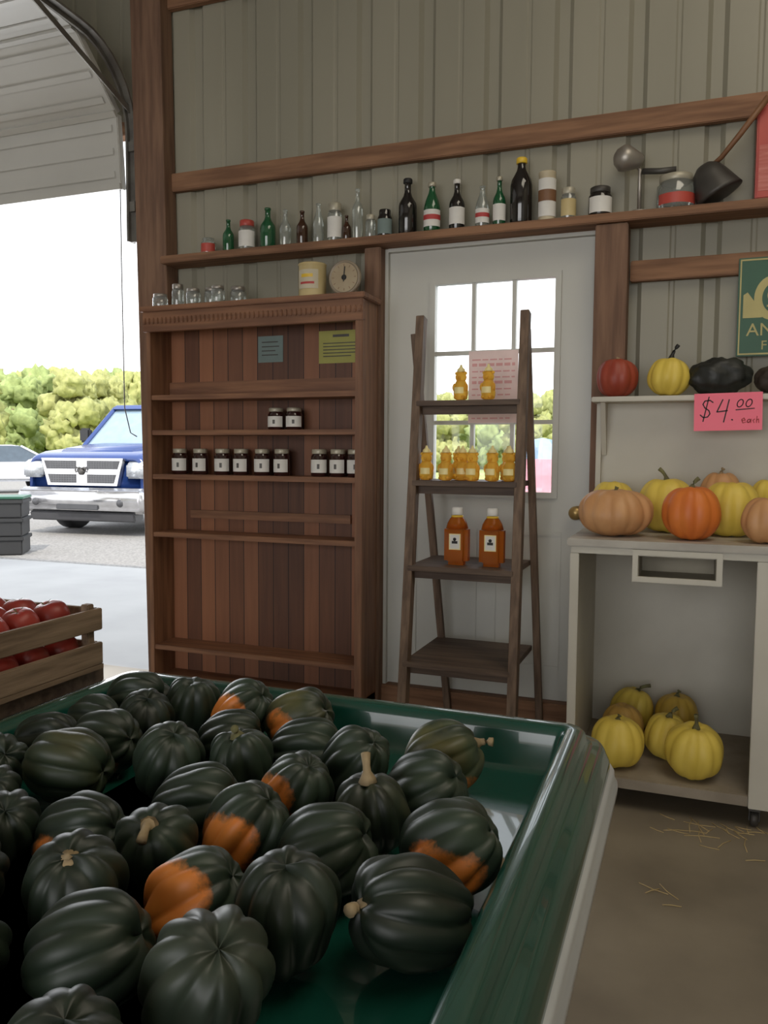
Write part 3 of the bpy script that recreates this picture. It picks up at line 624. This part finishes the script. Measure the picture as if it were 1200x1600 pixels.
def pumpkin(x,y,z,R,Hh,c,c2,label,st=(.03,.4,stemm),nl=10,depth=.08,ax=(0,1,0),bumpy=False,name='pumpkin',sx=1):
    m=gourd('p',R,Hh/2,nl,depth,.14,0,0,.8,seg=nl*8,sd=x*9+y,wob=.06)
    if bumpy: m.v=[tuple(Vector((v[0]*sx,v[1]*.9,v[2]))*(1+.16*noise.noise(Vector(v)*28)+.06*noise.noise(Vector(v)*80))) for v in m.v]
    ma=mat('skin '+name,c,.5,0,c2,14,(1,1,.4),.5 if bumpy else .04)
    o=m.obj(name,ma,(x,y,0));thing(o,label,'gourd' if bumpy else 'pumpkin');o.rotation_mode='QUATERNION';o.rotation_quaternion=frame(vw(ax),(1,.2,0)).to_quaternion()
    q=o.rotation_quaternion.to_matrix();o.location.z=z-min((q@Vector(v)).z for v in m.v)
    if st: stem(Hh/2*.84,.009,st[0]+Hh*.06,st[1],st[2],o)
    return o
YE=((.80,.60,.10),(.70,.51,.07));OR=((.74,.2,.03),(.62,.14,.02));TA=((.64,.34,.15),(.52,.25,.1))
z=CT
pumpkin(-.255,2.99,z,.132,.170,*TA,'broad tan pumpkin on the cabinet top',(.01,.2,greenstem),12)
pumpkin(-.09,3.20,z,.108,.205,*YE,'yellow pumpkin with upright stem on cabinet top',(.045,-.5,greenstem))
pumpkin(-.29,3.27,z,.085,.19,*YE,'small yellow pumpkin behind the tan one',None)
pumpkin(-.002,2.945,z,.098,.185,*OR,'orange pumpkin with curved stem near counter edge',(.035,.5,greenstem))
pumpkin(.10,3.36,z,.082,.23,*TA,'orange tan pumpkin behind the yellow ones',(.02,.3,stemm))
pumpkin(.128,3.13,z,.103,.20,*YE,'yellow pumpkin behind the orange one',None)
pumpkin(.275,3.31,z,.085,.205,*YE,'yellow pumpkin at the cabinet back',(.02,.3,greenstem))
pumpkin(.235,2.93,z,.083,.155,*TA,'tan orange pumpkin at the cabinet corner',None)
z=.1105
pumpkin(-.222,2.94,z,.093,.18,*YE,'yellow pumpkin on the bottom shelf edge',(.01,.3,greenstem))
pumpkin(-.062,3.08,z,.078,.165,*YE,'yellow pumpkin with dark stem on bottom shelf',(.04,.5,greenstem),ax=(.1,1,.1))
pumpkin(.035,2.93,z,.098,.185,*YE,'round yellow pumpkin with long green stem',(.045,-.1,greenstem),ax=(0,1,.15))
pumpkin(-.20,3.345,z,.083,.175,*YE,'yellow pumpkin with bent stem at shelf back',(.04,.8,greenstem),ax=(.3,1,0))
pumpkin(-.03,3.34,z,.083,.17,(.68,.45,.07),(.52,.33,.05),'dull yellow pumpkin at the shelf back',(.02,.3,greenstem))
pumpkin(-.22,3.145,z,.078,.165,(.6,.36,.09),(.47,.28,.06),'small orange yellow pumpkin between others',None)
z=1.4505
pumpkin(-.295,3.38,z,.082,.155,(.36,.06,.03),(.27,.035,.018),'dark red orange pumpkin on upper shelf',(.008,.2,stemm))
pumpkin(-.10,3.38,z,.082,.15,*YE,'yellow pumpkin with dark stem on upper shelf',(.06,.3,black),ax=(.1,1,0))
pumpkin(.085,3.375,z,.078,.14,(.02,.022,.02),(.01,.011,.01),'bumpy black green flattened gourd on the upper shelf',None,6,.05,bumpy=True,name='warty_gourd',sx=1.45)
pumpkin(.30,3.375,z,.072,.11,(.05,.035,.025),(.03,.02,.015),'dark brown flattened gourd on upper shelf',None,6,.05,bumpy=True,name='warty_gourd',sx=1.3)
# ------------------------------------------------------------ green display table
def ring(x0,x1,y0,y1,off,z,rc,n=8):
    x0-=off;x1+=off;y0-=off;y1+=off;r=max(rc+off,.012);out=[]
    for cx,cy,a0 in ((x1-r,y1-r,0),(x0+r,y1-r,90),(x0+r,y0+r,180),(x1-r,y0+r,270)):
        for i in range(n+1):
            a=math.radians(a0+90*i/n);out.append((cx+r*math.cos(a),cy+r*math.sin(a),z))
    return out
def loft(rings,cap0=False):
    n=len(rings[0]);vs=[v for r in rings for v in r];fs=[]
    for i in range(len(rings)-1):
        for k in range(n):
            k2=(k+1)%n;fs.append([i*n+k,(i+1)*n+k,(i+1)*n+k2,i*n+k2][::-1])
    if cap0: fs.append(list(range(n)))
    return M().add(vs,fs,0,True)
TX0,TX1,TY0,TY1=-1.17,-.112,-.75,1.462
tb=empty('display_table',((TX0+TX1)/2,.36,0));thing(tb,'dark green glossy plastic produce display table with rolled rim','table')
pr=[(-.30,.670),(-.113,.670),(-.103,.672),(-.096,.68),(-.084,.735),(-.080,.745),(-.073,.7505),(-.060,.7515),(-.050,.7505),(-.045,.746),(-.042,.735),(-.038,.729),(-.031,.7275),(-.022,.727),(-.016,.7255),(-.012,.720),(-.009,.713),(-.005,.705),(-.003,.700),(-.002,.675)]
part(loft([ring(TX0,TX1,TY0,TY1,o_,z_,.085) for o_,z_ in pr],True),'tray',greenplas,tb)
part(loft([ring(TX0,TX1,TY0,TY1,o_,z_,.085) for o_,z_ in [(-.003,.69),(.001,.69),(.005,.684),(.006,.67),(.010,.666),(.011,.66),(.010,.65),(.004,.645),(-.003,.645)]]),'edge_band',bumperm,tb)
part(loft([ring(TX0,TX1,TY0,TY1,o_,z_,.085) for o_,z_ in [(-.002,.65),(-.006,.60),(-.05,.575),(-.06,.57)]]),'skirt',greendark,tb)
for x in (TX0+.15,TX1-.2):
    for y in (TY0+.15,TY1-.2): part(M().box(x-.025,x+.025,y-.025,y+.025,0,.668,bev=.004),'leg',greendark,tb)
o=M().box(-.028,.028,-.02,.02,0,.0015).obj('paper_tag',mat('kraft tag',(.45,.35,.22),.8),(-.225,1.0,.70),None,(.2,.9,.5));thing(o,'small tan paper tag tucked beside the squash','tag')
st=empty('produce_stand',(-1.62,1.0,0));thing(st,'plain wooden produce stand holding the crate','stand')
m=M();m.box(-2.05,-1.2,.45,1.42,.715,.75,bev=.003);part(m,'stand_top',oldwoodx,st)
for x in (-2.0,-1.27):
    for y in (.5,1.37): part(M().box(x-.03,x+.03,y-.03,y+.03,0,.715,bev=.003),'leg',oldwoodz,st)
cx0,cx1,cy0,cy1,cz=-1.66,-1.185,.72,1.40,.751
m=M();t=.012
m.box(cx0,cx1,cy0,cy1,cz,cz+.01)
for (x0,x1,y0,y1) in ((cx1-t,cx1,cy0,cy1),(cx0,cx0+t,cy0,cy1)):
    m.box(x0,x1,y0,y1,cz+.01,cz+.058,bev=.002);m.box(x0,x1,y0,y1,cz+.085,cz+.132,bev=.002)
for y0 in (cy0,cy1-t):
    m.box(cx0+t,cx1-t,y0,y0+t,cz+.01,cz+.058,bev=.002);m.box(cx0+t,cx1-t,y0,y0+t,cz+.085,cz+.132,bev=.002)
for x in (cx0+t,cx1-t-.02):
    for y in (cy0+t,cy1-t-.02): m.box(x,x+.02,y,y+.02,cz+.01,cz+.142,bev=.002)
cr=m.obj('wooden_crate',cratewood);thing(cr,'slatted grey wooden crate filled with red tomatoes','crate')
tm=gourd('t',.04,.035,5,.02,.15,0,0,.85,seg=36,rings=16,wob=.05).mesh('tomato',[tomatom])
cal=M()
for i in range(5):
    a=i*1.257;cal.add([(0,0,.030),(math.cos(a-.3)*.008,math.sin(a-.3)*.008,.031),(math.cos(a)*.02,math.sin(a)*.02,.034),(math.cos(a+.3)*.008,math.sin(a+.3)*.008,.031)],[[0,1,2,3]])
calm=cal.mesh('calyx',[greenstem])
for lay in range(2):
    for iy in range(7):
        for ix in range(5):
            x=cx1-.058-ix*.084-(.012 if lay else 0);y=cy1-.066-iy*.083-(.012 if lay else 0)
            if x<cx0+.053 or y<cy0+.053: continue
            if lay==0 and 0<ix and iy>0: continue
            o=mk('tomato',tm,(x,y,cz+.049+lay*.072),None,(random.uniform(-.4,.4),random.uniform(-.4,.4),random.uniform(0,6)))
            s=random.uniform(.93,1.0);o.scale=(s,s,s);thing(o,'ripe red tomato in the wooden crate','tomato','tomatoes in the crate')
            if lay: mk('calyx',calm,(0,0,0),o)
for g in range(38):
    x=random.gauss(.15,.1) if g<34 else random.uniform(-.08,.08);y=random.gauss(2.76,.06) if g<34 else random.uniform(2.2,2.35)
    a=random.uniform(0,3.14);l=random.uniform(.04,.11)
    m=M();m.tube([(-l/2,0,.0016),(0,l*.06,.0018),(l/2,0,.0016)],.0016,5);o=m.obj('straw_stalk',straw,(x,y,0),None,(0,0,a));thing(o,'loose piece of dry straw on the floor','straw','straw scattered on the floor')
# ------------------------------------------------------------ outside: truck
tk=empty('pickup_truck',(-8.36,9.53,-.01),(0,0,math.radians(5)));tk.scale=(1.05,1.05,1.05);thing(tk,'blue pickup truck with chrome grille parked on gravel','truck')
m=M()
def sec_ring(y,w,zb,zt,rc,n=6):
    out=[]
    for cx,cz,a0 in ((w-rc,zt-rc,0),(-(w-rc),zt-rc,90)):
        for i in range(n+1):
            a=math.radians(a0+90*i/n);out.append((cx+rc*math.cos(a),y,cz+rc*math.sin(a)))
    out.append((-w,y,zb));out.append((w,y,zb));return out
rings=[sec_ring(.06,.86,.45,1.02,.10),sec_ring(.0,.90,.45,1.07,.12),sec_ring(.08,.95,.42,1.13,.16),sec_ring(.30,.985,.40,1.18,.17),sec_ring(.9,.99,.40,1.23,.15),sec_ring(1.4,.99,.40,1.27,.12),sec_ring(3.3,.99,.42,1.31,.08),sec_ring(5.5,.98,.45,1.33,.06),sec_ring(5.6,.95,.5,1.3,.06)]
n=len(rings[0]);vs=[v for r in rings for v in r];fs=[]
for i in range(len(rings)-1):
    for k in range(n): k2=(k+1)%n;fs.append([i*n+k,i*n+k2,(i+1)*n+k2,(i+1)*n+k])
fs.append(list(range(n)));fs.append([(len(rings)-1)*n+k for k in range(n)][::-1])
m.add(vs,fs,0,True)
m.extr([(.14,1.10),(1.35,1.24),(1.35,1.31),(.9,1.285),(.35,1.22)],-.6,.6,bev=.03,smooth=True)
m.extr([(1.85,1.93),(3.1,1.93),(3.25,1.87),(3.25,1.85),(1.75,1.85)],-.74,.74,bev=.02)
bot=[(-.9,1.25,1.25),(.9,1.25,1.25),(.9,3.42,1.32),(-.9,3.42,1.32)];tp_=[(-.72,1.85,1.88),(.72,1.85,1.88),(.72,3.2,1.88),(-.72,3.2,1.88)]
for a in range(4): m.beam(bot[a],tp_[a],.07,.07,bev=.01)
m.obj('body',bluepaint,parent=tk)
def glasshouse(bot,tp_):
    bm=bmesh.new();vv=[bm.verts.new(v) for v in bot+tp_]
    for f_ in ((0,1,5,4),(1,2,6,5),(2,3,7,6),(3,0,4,7),(4,5,6,7)): bm.faces.new([vv[i] for i in f_])
    return M().frombm(bm)
glasshouse(bot,tp_).obj('windshield',carglass,parent=tk)
def trap(m,x0a,x1a,x0b,x1b,z0,z1,y0,y1):
    m.add([(x0a,y0,z0),(x1a,y0,z0),(x1b,y0,z1),(x0b,y0,z1),(x0a,y1,z0),(x1a,y1,z0),(x1b,y1,z1),(x0b,y1,z1)],[[0,1,2,3],[5,4,7,6],[4,0,3,7],[1,5,6,2],[3,2,6,7],[4,5,1,0]])
m=M();trap(m,-.56,.56,-.66,.66,.70,1.08,-.05,.02);gr=m.obj('grille',chromem,parent=tk)
m=M()
for sx in (-1,1):
    for (z0,z1,xa,xb) in ((.735,.855,.51,.55),(.93,1.045,.57,.61)):
        if sx>0: trap(m,.09,xa,.09,xb,z0,z1,-.056,-.049)
        else: trap(m,-xa,-.09,-xb,-.09,z0,z1,-.056,-.049)
m.obj('grille_insert',darkgap,parent=gr)
m=M()
for sx in (-1,1):
    for j in range(10):
        xx=sx*(.12+j*.042);m.box(xx-.003,xx+.003,-.059,-.056,.74,.85);m.box(xx-.003,xx+.003,-.059,-.056,.935,1.04)
    for zz in (.765,.795,.825,.96,.99,1.02): m.box(min(sx*.095,sx*.52),max(sx*.095,sx*.52),-.059,-.056,zz-.003,zz+.003)
m.obj('grille_mesh',meshgrey,parent=gr)
m=M();m.rev([(.055,0),(.045,.03),(.01,.035)],6,c=(0,-.05,.895),mtx=R90)
for sx in (-1,1): m.tube([(sx*.02,-.075,.935),(sx*.06,-.075,.95),(sx*.085,-.075,.92),(sx*.07,-.075,.885),(sx*.05,-.075,.90)],[.014,.014,.012,.01,.006],8)
m.obj('emblem',greyiron,parent=gr)
for sx in (-1,1):
    m=M();m.extr([(-.03,.80),(-.03,1.0),(.10,1.07),(.42,1.06),(.36,.90),(.10,.82)],sx*.68,sx*.998,bev=.03,smooth=True);hl=m.obj('headlight',lampglass,parent=tk)
    M().box(min(sx*.93,sx*1.01),max(sx*.93,sx*1.01),.12,.34,.90,1.0,bev=.01).obj('turn_signal',amberm,parent=hl)
m=M();m.extr([(-.10,.32),(-.17,.40),(-.17,.60),(-.12,.67),(.1,.67),(.1,.32)],-1.0,1.0,bev=.05,smooth=True);bu=m.obj('bumper',chromem,parent=tk)
m=M();m.box(-.34,.34,-.178,-.15,.37,.44,bev=.01)
for sx in (-1,1): m.rev([(.055,0),(.05,.01)],16,c=(sx*.68,-.165,.47),mtx=R90)
m.obj('bumper_opening',darkgap,parent=bu)
M().extr([(-.06,.2),(-.1,.33),(.15,.33),(.15,.22)],-.85,.85,bev=.02).obj('air_dam',darkgap,parent=tk)
RY=Matrix.Rotation(math.pi/2,3,'Y')
for x in (-.88,.88):
    for y in (.95,4.5):
        m=M();m.rev([(.24,-.13),(.36,-.13),(.4,-.1),(.4,.1),(.36,.13),(.24,.13)],32,c=(x,y,.4),mtx=RY);wh=m.obj('wheel',black,parent=tk)
        m=M();m.rev([(.25,-.11),(.25,.135),(.1,.12),(.05,.13)],24,c=(x,y,.4),mtx=RY);m.obj('rim',chromem,parent=wh)
for sx in (-1,1):
    m=M();m.box(sx*1.12-.1,sx*1.12+.1,1.55,1.65,1.32,1.55,bev=.03);m.box(min(sx*.9,sx*1.1),max(sx*.9,sx*1.1),1.58,1.62,1.36,1.4);m.obj('side_mirror',black,parent=tk)
cr_=empty('sedan_car',(-19.5,18.2,-.01),(0,0,math.radians(-40)));thing(cr_,'white sedan parked behind the blue truck','car')
m=M();m.extr([(-2.2,.35),(-2.25,.6),(-2.1,.82),(-1.2,.93),(1.4,.98),(2.15,.92),(2.25,.6),(2.2,.35)],-.88,.88,bev=.08);m.extr([(-.35,1.40),(.6,1.42),(.9,1.37),(-.5,1.36)],-.6,.6,bev=.02)
bot=[(-.82,-1.2,.9),(.82,-1.2,.9),(.82,1.6,.95),(-.82,1.6,.95)];tp_=[(-.6,-.4,1.38),(.6,-.4,1.38),(.6,.85,1.38),(-.6,.85,1.38)]
for a in range(4): m.beam(bot[a],tp_[a],.06,.06,bev=.01)
for sx in (-.72,.72): m.beam((sx,.2,.93),(sx*.85,.2,1.38),.06,.05,bev=.01)
m.obj('body',whitecar,parent=cr_)
glasshouse(bot,tp_).obj('cabin_glass',mat('dark car glass',(.06,.08,.1),.1),parent=cr_)
for x in (-.8,.8):
    for y in (-1.4,1.4):
        m=M();m.rev([(.2,-.1),(.3,-.1),(.32,-.08),(.32,.08),(.3,.1),(.2,.1)],28,c=(x,y,.32),mtx=RY);m.obj('wheel',black,parent=cr_)
for sx in (-1,1): M().box(sx*.65-.16,sx*.65+.16,-2.27,-2.1,.62,.76,bev=.03).obj('headlight',lampglass,parent=cr_)
m=M()
for k in range(3):
    z0=k*.22;m.box(-.33,.33,-.25,.25,z0,z0+.19,bev=.012);m.box(-.35,.35,-.27,.27,z0+.17,z0+.215,bev=.006)
bn=m.obj('storage_crate',black,(-7.80,7.38,-.005),None,(0,0,.6));thing(bn,'stacked black plastic crates with dark green lid','crate')
M().box(-.36,.36,-.28,.28,.66,.69,bev=.012).obj('lid',mat('green lid',(.02,.10,.06),.5),parent=bn)
o=M();n=8
cm=[mat('tent blue',(.2,.3,.42),.6),mat('tent pink',(.75,.3,.36),.6),mat('tent sky',(.35,.45,.55),.6)]
for k in range(n):
    vs=[];fs=[]
    for i in range(9):
        for j in range(5):
            ph=math.pi/2*i/8;a=2*math.pi*(k+j/4)/n;vs.append((math.cos(a)*math.cos(ph)**.7*.42,math.sin(a)*math.cos(ph)**.7*.42,math.sin(ph)*1.42))
    for i in range(8):
        for j in range(4): o.add([vs[i*5+j],vs[i*5+j+1],vs[(i+1)*5+j+1],vs[(i+1)*5+j]],[[0,1,2,3]],1 if i<5 else (0 if k%2 else 2),True)
o=o.obj('play_tent',cm,(-1.60,9.2,-.01));thing(o,'small domed play tent with pink base and blue top','tent')
def treem(seed,ma):
    rnd=random.Random(seed);m=M();m.tube([(0,0,.0),(.1,0,2),(0,.1,4)],[.25,.2,.12],8,1)
    for i in range(30):
        z=rnd.uniform(.6,5.6);rr=1.9*(1-abs(z-2.8)/8);a=rnd.uniform(0,6.28);q=rnd.uniform(.3,1)*rr
        bm=bmesh.new();bmesh.ops.create_icosphere(bm,subdivisions=3,radius=rnd.uniform(.65,1.05))
        off=Vector((rnd.random()*50,0,0))
        for v in bm.verts: v.co*=1+.4*noise.noise(v.co*2.2+off)+.6*noise.noise(v.co*9+off)
        m.frombm(bm,0,True,Matrix.Translation((math.cos(a)*q,math.sin(a)*q,z)))
    m.v=[(v[0],v[1],max(v[2],0)) for v in m.v]
    return m.mesh('tree',[ma,timberv])
TM=[treem(1,treeA),treem(2,treeB),treem(3,treeC),treem(4,treeA)]
for row in range(6):
    dist=56+row*6.2
    stp=math.degrees(6.0/dist);a=-54+stp*((row*.5)%1)+row*.25
    while a<-3:
        if not(-34<a<-19):
            x=math.sin(math.radians(a))*dist;y=math.cos(math.radians(a))*dist
            s=random.uniform(.95,1.02)*(1 if a<-30 else .85)*(1+row*.03)
            o=mk('tree',random.choice(TM),(x,y,-.03),None,(0,0,random.uniform(0,6)));o.scale=(s,s,s*(1+row*.06))
            thing(o,'autumn tree with green and yellow foliage','tree','tree line beyond the field')
        a+=stp
# ------------------------------------------------------------ lights, world
wd=bpy.data.worlds.new('sky');bpy.context.scene.world=wd;wd.use_nodes=True;nt=wd.node_tree;bg=nt.nodes['Background']
tc=nt.nodes.new('ShaderNodeTexCoord');sp=nt.nodes.new('ShaderNodeSeparateXYZ');cr2=nt.nodes.new('ShaderNodeValToRGB')
cr2.color_ramp.elements[0].position=0;cr2.color_ramp.elements[0].color=(1,1,1,1);cr2.color_ramp.elements[1].position=.8;cr2.color_ramp.elements[1].color=(.8,.88,1,1)
nt.links.new(tc.outputs['Generated'],sp.inputs[0]);nt.links.new(sp.outputs['Z'],cr2.inputs[0]);nt.links.new(cr2.outputs[0],bg.inputs[0]);bg.inputs[1].default_value=2.7
def lamp(kind,name,loc,rot,energy,color,**k):
    l=bpy.data.lights.new(name,kind);l.energy=energy;l.color=color
    for a,b_ in k.items(): setattr(l,a,b_)
    o=bpy.data.objects.new(name,l);COL.objects.link(o);o.location=loc;o.rotation_euler=rot;return o
lamp('SUN','sun',(0,0,20),Vector((-.35,.78,-1)).to_track_quat('-Z','Y').to_euler(),4.0,(1,.94,.84),angle=.02)
lamp('AREA','bay_daylight',(-1,-4.7,1.9),(math.radians(90),0,0),44,(1,.95,.87),shape='RECTANGLE',size=5,size_y=2.6)
lamp('AREA','skylight',(.9,1.2,4.2),(0,0,0),38,(1,.9,.72),shape='RECTANGLE',size=1.6,size_y=2.5)
lamp('AREA','open_bay_glow',(-4.3,3.75,1.4),(math.radians(-90),0,0),95,(.95,.97,1),shape='RECTANGLE',size=2.8,size_y=2.3)
# ------------------------------------------------------------ camera
c=bpy.data.cameras.new('camera');co=bpy.data.objects.new('camera',c);COL.objects.link(co);bpy.context.scene.camera=co
TH=math.radians(20.88);PP=math.radians(4.134);RR=math.radians(.382)
fw=Vector((-math.sin(TH)*math.cos(PP),math.cos(TH)*math.cos(PP),-math.sin(PP)));ru=Vector((math.cos(TH),math.sin(TH),0));uu=ru.cross(fw)
rg=ru*math.cos(RR)+uu*math.sin(RR);up=uu*math.cos(RR)-ru*math.sin(RR)
M4=Matrix((rg,up,-fw)).transposed().to_4x4();M4.translation=(0,0,1.22);co.matrix_world=M4
c.sensor_width=36;c.lens=1262.5/1600*36;c.clip_start=.02;c.clip_end=500
bpy.context.scene.view_settings.view_transform='Standard'
bpy.context.scene.view_settings.gamma=1.06
